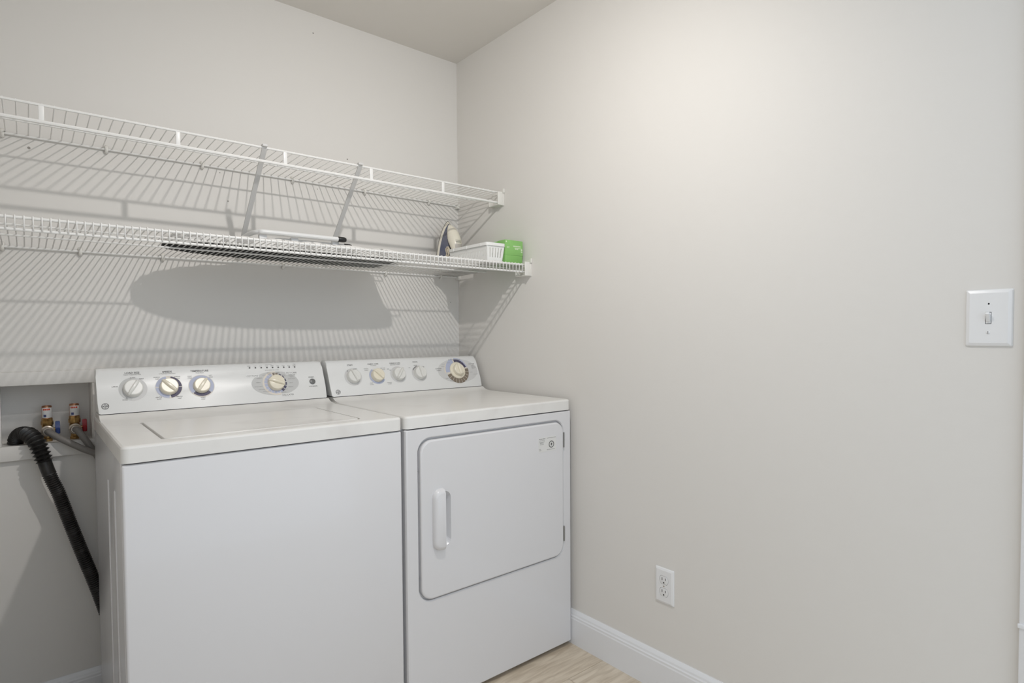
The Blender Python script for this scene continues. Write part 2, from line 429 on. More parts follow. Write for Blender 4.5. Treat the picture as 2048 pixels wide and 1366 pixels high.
def lidring(ins, z): return [bm.verts.new((LX0 + .005 + ins + (px - LX0 - .005) / (LX1 - LX0 - .01) * (LX1 - LX0 - .01 - 2 * ins), LY0 + .0025 + ins + (py - LY0 - .0025) / (LY1 - LY0 - .0055) * (LY1 - LY0 - .0055 - 2 * ins), z)) for px, py in lp]
R0 = lidring(0, ZT - .011); R1 = lidring(0, ZT - .002); R2 = lidring(.002, ZT + .0012); R3 = lidring(.006, ZT + .002); R4 = lidring(.014, ZT + .0004)
for A, B in ((R0, R1), (R1, R2), (R2, R3), (R3, R4)): bridge(bm, A, B)
bm.faces.new(R4); bm.faces.new(R0[::-1])
mk('lid', bm, M_TOPS, wash, True, 40)
cp = control_panel(wash, WX0, WX1)
emblem(cp, -1.377, .0245)
pr = panel_print(.0005)
for t, x, v, wd, bd in (('LOAD SIZE', -1.3045, .1255, .0375, .012), ('SPEEDS', -1.2125, .1245, .026, .012), ('TEMPERATURE', -1.1215, .123, .052, .012),
                        ('SUPER', -1.304, .1090, .0135, 0), ('RESET', -1.282, .1050, .0125, 0), ('LARGE', -1.3505, .0838, .0145, 0), ('SMALL', -1.3275, .0405, .0135, 0),
                        ('NORMAL', -1.2415, .1075, .0175, 0), ('FAST', -1.2405, .1015, .0105, 0), ('NORMAL', -1.186, .1070, .0175, 0), ('SLOW', -1.185, .1010, .0115, 0),
                        ('GENTLE', -1.2415, .0420, .0165, 0), ('SLOW', -1.2405, .0360, .0115, 0), ('GENTLE', -1.186, .0405, .0165, 0), ('FAST', -1.185, .0345, .0105, 0),
                        ('COLD', -1.1515, .1060, .0115, 0), ('COLD', -1.1515, .1000, .0115, 0), ('HOT', -1.091, .1060, .0095, 0), ('COLD', -1.0905, .1000, .0115, 0),
                        ('WARM', -1.1205, .0325, .0135, 0), ('COLD', -1.1205, .0265, .0115, 0),
                        ('COTTONS', -.9631, .0968, .036, .004), ('EASY CARE', -.8315, .1020, .036, .004), ('DELICATES', -.8555, .0215, .038, .004),
                        ('START', -.7645, .0815, .0195, .008), ('STOP-RESUME', -.7630, .0468, .030, 0)):
    pr.text(t, x, v, wd, bd)
for i in range(9):
    x = -.9681 + i * .0189; v = .1265 - i * .0004
    pr.disc(x, v, .0027, n=14)
pr.build('printed_lettering', M_INK, cp)['kind'] = 'stuff'
pr = panel_print(.0005)
for t, x, v, wd in (('Super Capacity Plus', -1.3045, .1195, .044), ('2 Wash/Spin Selections', -1.2125, .1180, .045), ('Wash-Rinse', -1.1215, .1165, .024),
                    ('MEDIUM', -.9420, .0875, .0165), ('HEAVY', -.9470, .0720, .0140), ('EXTRA HEAVY', -.9480, .0570, .0255), ('LIGHT', -.9250, .0975, .011),
                    ('AUTO SOAK 15', -.9370, .0465, .026), ('AUTO SOAK 30', -.9230, .0385, .026), ('LIGHT', -.8960, .0320, .011), ('MEDIUM', -.8690, .0320, .0165),
                    ('HEAVY', -.8590, .0420, .013), ('MEDIUM', -.8420, .0500, .0165), ('HEAVY', -.8380, .0650, .013), ('EXTRA HEAVY', -.8340, .0800, .0255),
                    ('RINSE', -.9080, .1045, .013), ('SPIN', -.9080, .1000, .010), ('QUICK', -.8930, .1050, .012), ('DRAIN', -.8930, .1010, .012), ('SPIN', -.8780, .1045, .010), ('ONLY', -.8770, .1000, .010),
                    ('AUTO', -.8610, .0955, .010), ('SOAK', -.8590, .0915, .010), ('WRINKLE FREE', -.8320, .0945, .024), ('COLOR HOLD', -.8320, .0905, .022), ('KNITS', -.8330, .0865, .012),
                    ('EXTRA RINSE ON CYCLES', -.8960, .1155, .046)):
    pr.text(t, x, v, wd)
for i, t in enumerate(('FILL', 'WASH', 'SOAK', 'RINSE', 'SPIN', 'EXTRA', 'HOLD', 'EXTRA', 'LID')):
    pr.text(t, -.9690 + i * .0189, .1325 - i * .0004, .0095)
pr.text('RINSE', -.8168, .1345, .0095); pr.text('SELECTED OPTIONS', -.905, .1365, .021)
pr.build('small_print', M_INKL, cp)['kind'] = 'stuff'
g1 = panel_print(.0002); g1.disc(-.8905, .0665, .079, .0435, 56); g1.sector(-1.3055, .0735, .026, .0365, 95, 262); g1.pieces('grey_dial_print', M_GREYP, cp)
g2 = panel_print(.00025); g2.sector(-1.3055, .0735, .026, .0365, -98, 95); g2.pieces('pale_dial_print', M_GREYL, cp)
g3 = panel_print(.0003); g3.sector(-.8905, .0665, .0, .0435, 85, 290); g3.sector(-1.2115, .0735, .0315, .0365, -178, 180); g3.sector(-1.1205, .0715, .0315, .0375, -180, 180); g3.pieces('beige_dial_print', M_BEIGE, cp)
g4 = panel_print(.0004)
for k in range(9): g4.sector(-.8905, .0665, .026, .0375, 107 + k * 18.6, 123.5 + k * 18.6)
g4.sector(-.8905, .0665, .026, .0375, 275, 288); g4.sector(-.8905, .0665, .026, .0375, 291, 303)
g4.sector(-1.2115, .0735, .025, .036, 100, 176); g4.sector(-1.2115, .0735, .025, .036, 180, 268); g4.sector(-1.1205, .0715, .025, .036, -40, 220)
g4.pieces('lavender_dial_print', M_LAV, cp)
g5 = panel_print(.00042)
for a0, a1 in ((52, 65), (30, 46), (8, 25), (-14, 3), (-36, -19), (-57, -41)): g5.sector(-.8905, .0665, .026, .0375, a0, a1)
g5.sector(-1.2115, .0735, .025, .0355, -84, -3); g5.sector(-1.2115, .0735, .025, .0355, 1, 78); g5.sector(-1.1205, .0715, .025, .0345, 222, 318)
g5.pieces('navy_dial_print', M_NAVY, cp)
g6 = panel_print(.00044)
for a0, a1 in ((88, 100), (72, 84)): g6.sector(-.8905, .0665, .029, .0385, a0, a1)
g6.pieces('brown_dial_print', M_BROWN, cp)
g7 = panel_print(.00035)
for x, v, wd in ((-.9631, .0968, .041), (-.8315, .1020, .041), (-.8555, .0215, .043)): g7.rect(x - wd / 2, x + wd / 2, v - .0055, v + .0055)
g7.pieces('white_name_patch', M_PANEL, cp)
knob(cp, -1.3055, .0735, M_KW, 238, .0255); knob(cp, -1.2115, .0735, M_KC, 133, .0255); knob(cp, -1.1200, .0720, M_KC, 55, .0245, .014, tall=.007); knob(cp, -.8895, .0665, M_KC, 160, .0275)
bm = lathe(bmesh.new(), [(.0105, 0), (.0105, .002), (.0085, .0032), (.001, .0038)], pw(-.7630, .0648), PN, 24)
mk('start_button', bm, M_LED, cp, True)

# ---- dryer
DX0, DX1 = -.7035, -.018
dry = thing('clothes_dryer', 'white front-loading clothes dryer with a square door beside the right wall', 'dryer', ((DX0 + DX1) / 2, -.4, 0))
bm = bmesh.new(); lp = rrect(DX0, DX1, -.716, YBK, .003)
prism(bm, lp, lambda p: Vector((p[0], p[1], .014)), lambda p: Vector((p[0], p[1], .8738)))
mk('cabinet', bm, M_ENAMEL, dry, True, 30)
feet(dry, DX0, DX1)
GX0, GX1, GZ0, GZ1 = -.6615, -.0560, .3440, .8415        # door opening in the front panel
bm = bmesh.new()
def fl_(loop, y): return [bm.verts.new((a, y, b)) for a, b in loop]
out = rrect(DX0 + .0005, DX1 - .0005, .014, .8715, .004, 4)
ins = rrect(DX0 + .0085, DX1 - .0045, .018, .8685, .003, 4)
A0 = fl_(out, -.7165); A1 = fl_(out, -.734); A2 = fl_(rrect(DX0 + .003, DX1 - .002, .0155, .8700, .004, 4), -.7400); A3 = fl_(ins, -.7415)
hole0 = fl_(rrect(GX0 - .003, GX1 + .003, GZ0 - .003, GZ1 + .003, .047, 8), -.7415)
hole1 = fl_(rrect(GX0, GX1, GZ0, GZ1, .044, 8), -.7385); hole2 = fl_(rrect(GX0 + .001, GX1 - .001, GZ0 + .001, GZ1 - .001, .043, 8), -.7275)
bridge(bm, A0, A1); bridge(bm, A1, A2); bridge(bm, A2, A3); fill(bm, [A3, hole0]); bridge(bm, hole0, hole1); bridge(bm, hole1, hole2); bm.faces.new(hole2)
mk('front_panel', bm, M_ENAMEL, dry, True, 9)
# door slab with the finger recess
door_o = rrect(-.6555, -.0605, .3495, .8345, .040, 8); HX, HZ0, HZ1 = -.5785, .503, .672
bm = bmesh.new()
def ring(i, y): return fl_(rrect(-.6555 + i, -.0605 - i, .3495 + i, .8345 - i, .040 - i * .8, 8), y)
B0 = ring(0, -.7285); B1 = ring(0, -.7425); B2 = ring(.0015, -.7455); B3 = ring(.005, -.7470)
rec = rrect(HX - .012, -.5500, HZ0, HZ1, [.022, .004, .004, .022], 5)
H0 = fl_(rec, -.7470); rec1 = rrect(HX - .012, -.5530, HZ0 + .006, HZ1 - .006, [.018, .004, .004, .018], 5); rec2 = rrect(HX - .012, -.5600, HZ0 + .018, HZ1 - .016, [.012, .004, .004, .012], 5)
H1 = fl_(rec1, -.7405); H2 = fl_(rec2, -.7305)
bridge(bm, B0, B1); bridge(bm, B1, B2); bridge(bm, B2, B3); fill(bm, [B3, H0]); bridge(bm, H0, H1); bridge(bm, H1, H2); bm.faces.new(H2)
door = mk('door', bm, M_ENAMEL, dry, True, 12)
# handle: a raised half scoop, its open side towards the recess
bm = bmesh.new(); hx0, hx1, hz0, hz1 = -.6175, HX, .494, .683
S = []
for i, (ins_, yy) in enumerate(((0, -.7468), (.001, -.754), (.004, -.7605), (.010, -.7635))):
    S.append(fl_(rrect(hx0 + ins_, hx1, hz0 + ins_ * 1.4, hz1 - ins_ * 1.4, [.001, .026 - ins_, .026 - ins_, .001], 6), yy))
for a, b in zip(S, S[1:]): bridge(bm, a, b)
bm.faces.new(S[-1])
mk('handle', bm, M_ENAMEL, door, True, 40)['label'] = 'white moulded pull handle'
for z in (.7405, .3975):
    bm = bmesh.new(); sweep(bm, [(-.0570, -.7445, z), (-.0570, -.7445, z + .054)], .0034, 10)
    for k in range(1, 4): sweep(bm, [(-.0570, -.7445, z + .0135 * k - .0006), (-.0570, -.7445, z + .0135 * k + .0006)], .0038, 10)
    box(bm, -.0612, -.0575, -.7462, -.7440, z + .002, z + .052)
    mk('hinge', bm, M_STEEL, dry, True)
for z in (.742, .417): mk('catch_hole', lathe(bmesh.new(), [(.003, 0), (.003, .0015)], (-.6585, -.7278, z), (0, -1, 0), 10), M_BLACK, dry)
# service sticker
boxo('sticker', (-.1830, -.0990, -.7474, -.7470, .7375, .7885), M_PAPER, door)
st = Print((0, -.7476, 0), (1, 0, 0), (0, 0, 1), (0, -1, 0), .0001)
st.sector(-.1215, .7605, .0095, .0125, 0, 360); st.disc(-.1225, .7600, .0022, .0052, 14); st.disc(-.1195, .7620, .0016, .0040, 12)
for x0, x1, z in ((-.180, -.150, .7825), (-.180, -.152, .7775), (-.179, -.155, .772), (-.176, -.158, .768), (-.176, -.158, .764), (-.181, -.173, .747), (-.181, -.170, .743), (-.142, -.1, .784 - .0005), (-.143, -.104, .7425)):
    x = x0
    while x < x1 - .002:
        q = random.uniform(.0025, .006); st.rect(x, min(x + q, x1), z, z + (.0018 if z == .7825 else .0011)); x += q + .0012
st.build('sticker_print', M_INK, door)['kind'] = 'stuff'
tp = top_panel(dry, DX0 - .0005, DX1)
cp = control_panel(dry, DX0, DX1 + .002)
emblem(cp, -.6755, .018, .0088)
pr = panel_print(.0005)
for t, x, v, wd, bd in (('START', -.6100, .1215, .0225, .008), ('FABRIC CARE', -.5150, .1225, .045, .006), ('WRINKLE CARE', -.4210, .1225, .048, .006), ('SIGNAL', -.3275, .1245, .024, .006),
                        ('START', -.5915, .1055, .015, 0), ('COTTONS', -.5480, .1040, .018, 0), ('HI HEAT', -.5470, .0980, .016, 0), ('EASY CARE', -.4770, .1035, .020, 0), ('MED HEAT', -.4760, .0975, .017, 0),
                        ('FLUFF', -.5370, .0445, .012, 0), ('NO HEAT', -.5365, .0385, .015, 0), ('DELICATES', -.4620, .0425, .019, 0), ('LO HEAT', -.4610, .0365, .015, 0),
                        ('OFF', -.4560, .0985, .009, 0), ('ON', -.3900, .1010, .007, 0), ('ON', -.3600, .1000, .007, 0), ('LOUD', -.3300, .1090, .015, 0), ('OFF', -.2950, .1010, .009, 0),
                        ('COTTONS', -.2250, .0895, .029, .003), ('& SHEETS', -.2240, .0815, .022, 0), ('EASY CARE', -.0510, .1045, .030, .003)):
    pr.text(t, x, v, wd, bd)
pr.disc(-.624, .0985, .0018, n=10); pr.disc(-.448, .0935, .0018, n=10)
pr.sector(-.3195, .0745, .0285, .0310, 103, 152)
pr.build('printed_lettering', M_INK, cp)['kind'] = 'stuff'
pr = panel_print(.0005)
for t, x, v, wd in (('Heat Setting', -.5150, .1160, .024), ('Extended Tumble', -.4210, .1160, .044), ('MORE DRY', -.1950, .1080, .018), ('NORMAL', -.2000, .0985, .016), ('LESS DRY', -.1690, .1140, .017), ('OFF', -.1265, .1180, .011),
                    ('MORE DRY', -.1000, .1140, .018), ('KNITS', -.0480, .0965, .014), ('WRINKLE FREE', -.0440, .0920, .024), ('PERM PRESS', -.0440, .0875, .022), ('NORMAL', -.0480, .0830, .014),
                    ('LESS DRY', -.0640, .0660, .016), ('COOL DOWN', -.0420, .0560, .024), ('TIMED DRY', -.1900, .0440, .022), ('60 MIN', -.1750, .0330, .016), ('SENSOR DRY CYCLES', -.1350, .1275, .062)):
    pr.text(t, x, v, wd)
pr.build('small_print', M_INKL, cp)['kind'] = 'stuff'
g = panel_print(.0002); g.disc(-.1290, .0765, .101, .054, 56)
for x in (-.6055, -.4155, -.3195): g.sector(x, .0735, .024, .0345, 0, 360)
g.pieces('pale_dial_print', M_GREYL, cp)
g = panel_print(.0003); g.sector(-.1330, .0770, .0, .0520, 30, 190, 1.25); g.sector(-.1330, .0770, .0, .0495, -170, 30, 1.1); g.pieces('beige_dial_print', M_BEIGE, cp)
g = panel_print(.0004); g.sector(-.1330, .0770, .036, .0575, 105, 187); g.sector(-.1330, .0770, .052, .0575, 16, 96); g.sector(-.5070, .0725, .025, .0335, 120, 330); g.pieces('lavender_dial_print', M_LAV, cp)
g = panel_print(.00045); g.sector(-.1330, .0770, .036, .0515, 16, 98); g.sector(-.5070, .0725, .025, .0305, 15, 85); g.pieces('navy_dial_print', M_NAVY, cp)
g = panel_print(.00045)
for a0 in range(0, 10): g.sector(-.1330, .0770, .036, .0575, 198 + a0 * 17.2, 198 + a0 * 17.2 + 15.6)
g.pieces('brown_dial_print', M_BROWN, cp)
for x, m, a in ((-.6060, M_KW, 112), (-.5075, M_KC, 133), (-.4160, M_KW, 52), (-.3200, M_KW, 97)): knob(cp, x, .0735, m, a, .0255, .019)
knob(cp, -.1330, .0770, M_KC, 95, .0255, .022, base=.0375, ridge=.009)

# ------------------------------------------------------------------ wire shelves
SX0 = XL + .004
def wire_shelf(label, yf, z_front, z_back, pitch, lip, style, clips, x_end, mids):
    root = thing('wire_shelf', label, 'shelf', (-1.0, 0, z_back), 'wire shelves on the back wall')
    zf = lambda y: z_back + (z_front - z_back) * (y / yf)
    rail = lambda n, y, z, r, x1=x_end: mk(n, sweep(bmesh.new(), [(SX0, y, z), (x1, y, z)], r, 8), M_WIRE, root, True)
    rail('back_rail', -.007, z_back - .004, .0035); rail('front_rail', yf, z_front - .0035, .0036)
    rail('lip_rail', yf - .001, z_front - lip, .0036 if style == 'mesh' else .0050)
    for ym in mids: rail('middle_rail', ym, zf(ym) - .0044, .0028)
    if style == 'mesh':
        pts = [(0, -.004, z_back)] + [(0, yf - .002, z_front + .0005), (0, yf - .0042, z_front - .001), (0, yf - .0046, z_front - .004), (0, yf - .0046, z_front - lip - .001)]
    else: pts = [(0, -.004, z_back + .001), (0, -.014, z_back), (0, yf, z_front)]
    bm = sweep(bmesh.new(), pts, .0017 if style == 'mesh' else .0016, 6)
    me = bpy.data.meshes.new('wire'); bm.to_mesh(me); bm.free(); me.materials.append(M_WIRE)
    for p in me.polygons: p.use_smooth = True
    x = x_end - .006; k = 0
    while x > SX0 + .004:
        link('wire', me, root, (x, 0, 0)); x -= pitch
    bm = bmesh.new(); sweep(bm, [(0, .0005, z_back + .004), (0, -.004, z_back + .003), (0, -.012, z_back - .001), (0, -.013, z_back - .008), (0, -.007, z_back - .013), (0, -.001, z_back - .012)], [.007, .0065, .005, .0048, .0055, .006], 8)
    mec = bpy.data.meshes.new('wall_clip'); bm.to_mesh(mec); bm.free(); mec.materials.append(M_CLIP)
    for p in mec.polygons: p.use_smooth = True
    for cx in clips: link('wall_clip', mec, root, (cx, 0, 0))
    return root
up_s = wire_shelf('upper white wire shelf with a hanging rail and two diagonal braces', -.325, 1.7465, 1.7450, .0256, .0465, 'rod',
                  (-1.587, -1.339, -1.067, -.758, -.465, -.160, -1.72), -.012, (-.155,))
for x in (-1.5045, -1.197, -.893, -.593, -.292):
    bm = box(bmesh.new(), x - .006, x + .006, -.3275, -.3225, 1.7010, 1.7430, bev=.0015)
    mk('rail_connector', bm, M_WIRE, up_s, True)
for x in (-.9575, -.6365):
    bm = bmesh.new()
    a, b = Vector((x, -.329, 1.7385)), Vector((x, -.004, 1.4260)); d = (b - a).normalized(); n = Vector((1, 0, 0)).cross(d)
    sec = [(-.0075, -.001), (.0075, -.001), (.0075, .004), (.0062, .004), (.0062, .0005), (-.0062, .0005), (-.0062, .004), (-.0075, .004)]
    A = [bm.verts.new(a + Vector((s, 0, 0)) + n * h) for s, h in sec]; B = [bm.verts.new(b + Vector((s, 0, 0)) + n * h) for s, h in sec]
    bridge(bm, A, B); bm.faces.new(A); bm.faces.new(B)
    box(bm, x - .008, x + .008, -.338, -.318, 1.7440, 1.7525, bev=.002)
    mk('support_brace', bm, M_BRACE, up_s)
lo_s = wire_shelf('lower white close-mesh wire shelf holding the ironing board and iron', -.490, 1.4300, 1.4190, .01625, .0315, 'mesh',
                  (-1.595, -1.413, -1.192, -.799, -.375, -.100), -.012, (-.228, -.392))
def end_bracket(root, y0, y1, z0, z1):
    bm = bmesh.new()
    box(bm, -.004, -.0003, y0 - .004, y1 + .004, z0 - .002, z1 + .008, bev=.001)           # wall plate
    box(bm, -.031, -.003, y0, y0 + .004, z0, z1, bev=.001)                                 # front cheek
    box(bm, -.026, -.003, y0 + .002, y1, z0, z0 + .003, bev=.0008)                         # floor of the cup
    box(bm, -.026, -.003, y1 - .003, y1, z0, z1 - .02, bev=.0008)                          # rear cheek
    box(bm, -.008, -.0005, y0 - .009, y0 + .001, z1 - .004, z1 + .014, bev=.0015)          # ear with a screw
    mk('end_bracket', bm, M_CLIP, root, True)
end_bracket(up_s, -.338, -.268, 1.6900, 1.7440)
end_bracket(lo_s, -.507, -.440, 1.3830, 1.4370)
for root, z in ((up_s, 1.741), (lo_s, 1.415)):
    mk('rail_end_clip', box(bmesh.new(), -.016, -.0004, -.020, -.0004, z - .012, z + .008, bev=.002), M_CLIP, root, True)

# ------------------------------------------------------------------ ironing board, upside down on the lower shelf
BZ = 1.4322
bo = thing('ironing_board', 'small black-covered ironing board lying upside down on the lower shelf', 'ironing board', (-.85, -.2, BZ))
half = [(-.465, .136), (-.60, .148), (-.75, .150), (-.88, .146), (-1.0, .134), (-1.09, .114), (-1.16, .084), (-1.205, .050)]
by = -.198
def board_loop(sx, sy):
    pts = [(-1.222, 0.02)] ; up_ = [(x, w_) for x, w_ in half]
    L = [(-.462, .05)] + up_ + [(-1.224, .014)]
    P = spline([Vector((x, w_, 0)) for x, w_ in L], 4); P = [(p.x, p.y) for p in P]
    full = P + [(x, -w_) for x, w_ in reversed(P)]
    return [(-.845 + (x + .845) * sx, by + w_ * .9 * sy) for x, w_ in full]
def tilt(x, y, z): return Vector((x, y, z + (-.011 * (1 - y / -.49) * .98)))     # follows the shelf's slight slope
bm = bmesh.new(); prism(bm, board_loop(1, 1), lambda p: tilt(p[0], p[1], BZ), lambda p: tilt(p[0], p[1], BZ + .007), bev=.002)
mk('cover', bm, M_PAD, bo, True)
bm = bmesh.new()   # white cloth drawn up over the edge in folds
prev = None
for k, z, am in ((1.0, .0072, 0), (1.004, .014, .0022), (.998, .022, .0034), (.975, .029, .0040), (.93, .033, .0030), (.88, .0335, .002)):
    lp = board_loop(1, 1); R = []
    for i, (x, y_) in enumerate(lp):
        f = 1 + am * 9 * math.sin(i * 2.3) * .12
        R.append(bm.verts.new(tilt(-.845 + (x + .845) * (1 - (1 - k) * .45) * f, by + (y_ - by) * k * f, BZ + z + am * .7 * math.sin(i * 1.7 + 1))))
    if prev: bridge(bm, prev, R)
    prev = R
mk('gathered_edge', bm, M_GATHER, bo, True, 60)
bm = bmesh.new(); prism(bm, board_loop(.94, .86), lambda p: tilt(p[0], p[1], BZ + .022), lambda p: tilt(p[0], p[1], BZ + .030))
bf = mk('board_base', bm, M_BOARD, bo)
def leg(x_l, x_r, yb, yf, z, r, caps):
    P = spline([tilt(x_r, yb, z), tilt(x_l + .05, yb, z), tilt(x_l + .012, yb - .012, z), tilt(x_l, yb - .05, z), tilt(x_l, yf + .05, z), tilt(x_l + .012, yf + .012, z), tilt(x_l + .05, yf, z), tilt(x_r, yf, z)], 6)
    lg = mk('leg', sweep(bmesh.new(), P, r, 10), M_BOARD, bo, True)
    for y_ in caps:
        a = tilt(x_r - .012, y_, z); b = tilt(x_r + .018, y_, z)
        mk('foot_cap', sweep(bmesh.new(), [a, a.lerp(b, .1), a.lerp(b, .7), a.lerp(b, .95), b], [r * 1.1, r * 1.3, r * 1.25, r * .9, r * .2], 10), M_BLACK, lg, True)
leg(-.985, -.705, -.125, -.318, 1.485, .0075, (-.318, -.125))
leg(-.93, -.672, -.150, -.290, 1.470, .006, (-.290, -.150))
for y1, y2 in ((-.085, -.115), (-.275, -.305)):
    mk('iron_rest', sweep(bmesh.new(), spline([tilt(-.50, y1, 1.461), tilt(-.43, y1, 1.459), tilt(-.422, (y1 + y2) / 2, 1.459), tilt(-.43, y2, 1.459), tilt(-.50, y2, 1.461)], 5), .002, 6), M_BOARD, bo, True)
for x in (-.96, -.86, -.72):
    for y_ in (-.125, -.30):
        boxo('pivot_bracket', (x - .012, x + .012, y_ - .008, y_ + .008, BZ + .022, 1.474), M_BOARD, bo, bev=.002)

# ------------------------------------------------------------------ iron standing on its heel
IZ = 1.4275
iron = thing('iron', 'cream and blue-grey steam iron standing upright on the lower shelf', 'iron', (-.12, -.12, IZ))
hd = Vector((-.15, -.989, 0)).normalized(); wd_ = Vector((-.989, .15, 0)).normalized(); I0 = Vector((-.112, -.082, IZ))
def ip(l, w_, h): return I0 + Vector((0, 0, l)) + wd_ * w_ + hd * h
IL = .222
def hw(l, k=1.0): return .059 * k * max(0, 1 - (max(l, 0) / IL) ** 2.0) ** .72
def iloop(k, l0, l1, n=14):
    ls = [l0 + (l1 - l0) * (1 - (1 - i / n) ** 1.6) for i in range(n + 1)]
    s = (l1 - l0) / IL
    f = lambda l: hw((l - l0) / s if s else l, k)
    return [(l, f(l)) for l in ls] + [(l, -f(l)) for l in reversed(ls[:-1])]
def layers(name, m, spec):
    bm = bmesh.new(); prev = None
    for k, l0, l1, h in spec:
        R = [bm.verts.new(ip(l, w_, h)) for l, w_ in iloop(k, l0, l1)]
        if prev: bridge(bm, prev, R)
        else: bm.faces.new(R)
        prev = R
    bm.faces.new(prev)
    return mk(name, bm, m, iron, True, 50)
layers('soleplate', M_SOLE, ((.97, .002, IL - .002, 0), (1.0, .0, IL, .002), (1.0, .0, IL, .005)))
layers('skirt', M_SKIRT, ((.985, .001, IL - .002, .005), (.96, .001, IL - .006, .010), (.90, .001, IL - .012, .015)))
layers('body', M_IBLUE, ((.88, .002, IL - .014, .015), (.80, .002, IL - .020, .028), (.66, .002, IL - .032, .042), (.50, .002, IL - .048, .052)))
HS = [(.203, .024, .003, .004), (.196, .031, .010, .011), (.182, .043, .019, .019), (.162, .055, .027, .025), (.140, .065, .031, .028), (.120, .074, .030, .028),
      (.104, .082, .024, .0255), (.088, .087, .0185, .022), (.065, .089, .016, .0195), (.040, .087, .0155, .0195), (.018, .082, .016, .021), (.002, .077, .015, .020)]
def hsec(t):
    """handle section (l, h, half height, half width) at t in 0..len-1"""
    i = min(int(t), len(HS) - 2); f = t - i; return [a_ + (b_ - a_) * f for a_, b_ in zip(HS[i], HS[i + 1])]
def hpt(t, ang, k=1.0):
    l, h, a_, b_ = hsec(t); return ip(l, b_ * k * math.sin(ang), h + a_ * k * math.cos(ang))
bm = bmesh.new(); n = 18; rings = [[bm.verts.new(hpt(i, 2 * PI * k / n)) for k in range(n)] for i in range(len(HS))]
for A, B in zip(rings, rings[1:]): bridge(bm, A, B)
bm.faces.new(rings[0]); bm.faces.new(rings[-1])
hdl = mk('handle', bm, M_IWHITE, iron, True, 60)
def hpatch(name, m, t0, t1, a0, a1, k=1.03):
    bm = bmesh.new(); N = 6
    G = [[bm.verts.new(hpt(t0 + (t1 - t0) * i / N, a0 + (a1 - a0) * j / N, k)) for j in range(N + 1)] for i in range(N + 1)]
    for i in range(N):
        for j in range(N): bm.faces.new((G[i][j], G[i + 1][j], G[i + 1][j + 1], G[i][j + 1]))
    mk(name, bm, m, hdl, True, 60)
hpatch('grip_window', M_ICLEAR, 5.6, 7.0, -.9, .55)
for t in (4.7, 4.95, 5.2): hpatch('dial_mark', M_LED, t, t + .07, -.6, .35)
mk('side_button', lathe(bmesh.new(), [(.0034, -.002), (.0034, .001), (.002, .002)], hpt(7.5, .35), hd, 12), M_BLACK, hdl, True)
boxo_b = bmesh.new(); prism(boxo_b, [(.002, .012), (.002, .064), (.02, .064), (.03, .05), (.03, .012)], lambda p: ip(p[0], -.034, p[1]), lambda p: ip(p[0], .034, p[1]), bev=.004)
mk('heel', boxo_b, M_IBLUE, iron, True, 50)
bm = bmesh.new(); P = []
for i in range(70):
    a = i / 69 * 2 * PI * 2.6; P.append(ip(.078 + .022 * math.sin(a), .024 + .004 * (i / 69), .058 + .010 * math.cos(a)) + wd_ * (.004 * math.sin(a * 2.6)))
P += [ip(.05, .03, .062), ip(.03, .03, .060), ip(.012, .030, .062)]
mk('power_cord', sweep(bm, P, .0028, 7), M_CORD, iron, True)

# ------------------------------------------------------------------ plastic basket
BK = 1.4322
bas = thing('basket', 'small white plastic slotted basket on the lower shelf between iron and carton', 'basket', (-.155, -.32, BK))
bx0, bx1, by0, by1, bh = -.192, -.106, -.472, -.215, .0695          # rim extents
tb = .008
def bpt(u, v, t):
    """u,v in 0..1 over the rim plan, t 0 bottom..1 rim; sides taper inwards downwards"""
    ins = tb * (1 - t)
    return Vector((bx0 + ins + (bx1 - bx0 - 2 * ins) * u, by0 + ins + (by1 - by0 - 2 * ins) * v, BK + .0006 + (.4295 - .4295) + bh * t))
def basket_side(f, nslot, lo=.22, hi=.74):
    bm = bmesh.new()
    O_ = [bm.verts.new(f(a, b)) for a, b in ((0, 0), (1, 0), (1, 1), (0, 1))]; loops = [O_]
    for k in range(nslot):
        c = (k + 1) / (nslot + 1); hwid = .16 / (nslot + 1)
        loops.append([bm.verts.new(f(a, b)) for a, b in ((c - hwid, lo), (c + hwid, lo), (c + hwid, hi), (c - hwid, hi))])
    fill(bm, loops); bmesh.ops.recalc_face_normals(bm, faces=bm.faces[:])
    o = mk('side', bm, M_BASKET, bas); s = o.modifiers.new('thickness', 'SOLIDIFY'); s.thickness = .002; s.offset = 0
basket_side(lambda a, b: bpt(a, 0, b), 5); basket_side(lambda a, b: bpt(a, 1, b), 5)
basket_side(lambda a, b: bpt(0, a, b), 21, .30, .62); basket_side(lambda a, b: bpt(1, a, b), 21, .30, .62)
bm = bmesh.new(); c0 = [bpt(0, 0, 0), bpt(1, 0, 0), bpt(1, 1, 0), bpt(0, 1, 0)]
A = [bm.verts.new(p) for p in c0]; B = [bm.verts.new(p + Vector((0, 0, .002))) for p in c0]; bm.faces.new(A); bm.faces.new(B); bridge(bm, A, B)
mk('bottom', bm, M_BASKET, bas)
bm = bmesh.new(); zr = BK + bh
ro = rrect(bx0 - .004, bx1 + .004, by0 - .004, by1 + .004, .012, 5); ri = rrect(bx0 + .0015, bx1 - .0015, by0 + .0015, by1 - .0015, .008, 5)
r_ = [[bm.verts.new((x, y, z)) for x, y in L] for L, z in ((ro, zr - .010), (ro, zr + .0015), (ri, zr + .0015), (ri, zr - .001))]
for a, b in zip(r_, r_[1:]): bridge(bm, a, b)
ro2 = [bm.verts.new((x, y, zr - .010)) for x, y in rrect(bx0 - .002, bx1 + .002, by0 - .002, by1 + .002, .010, 5)]; bridge(bm, ro2, r_[0])
for k in (.14, .5, .86):
    yy = by0 + (by1 - by0) * k; box(bm, bx0 - .0055, bx0 - .0035, yy - .003, yy + .003, zr - .011, zr + .001)
mk('rim', bm, M_BASKET, bas, True, 40)

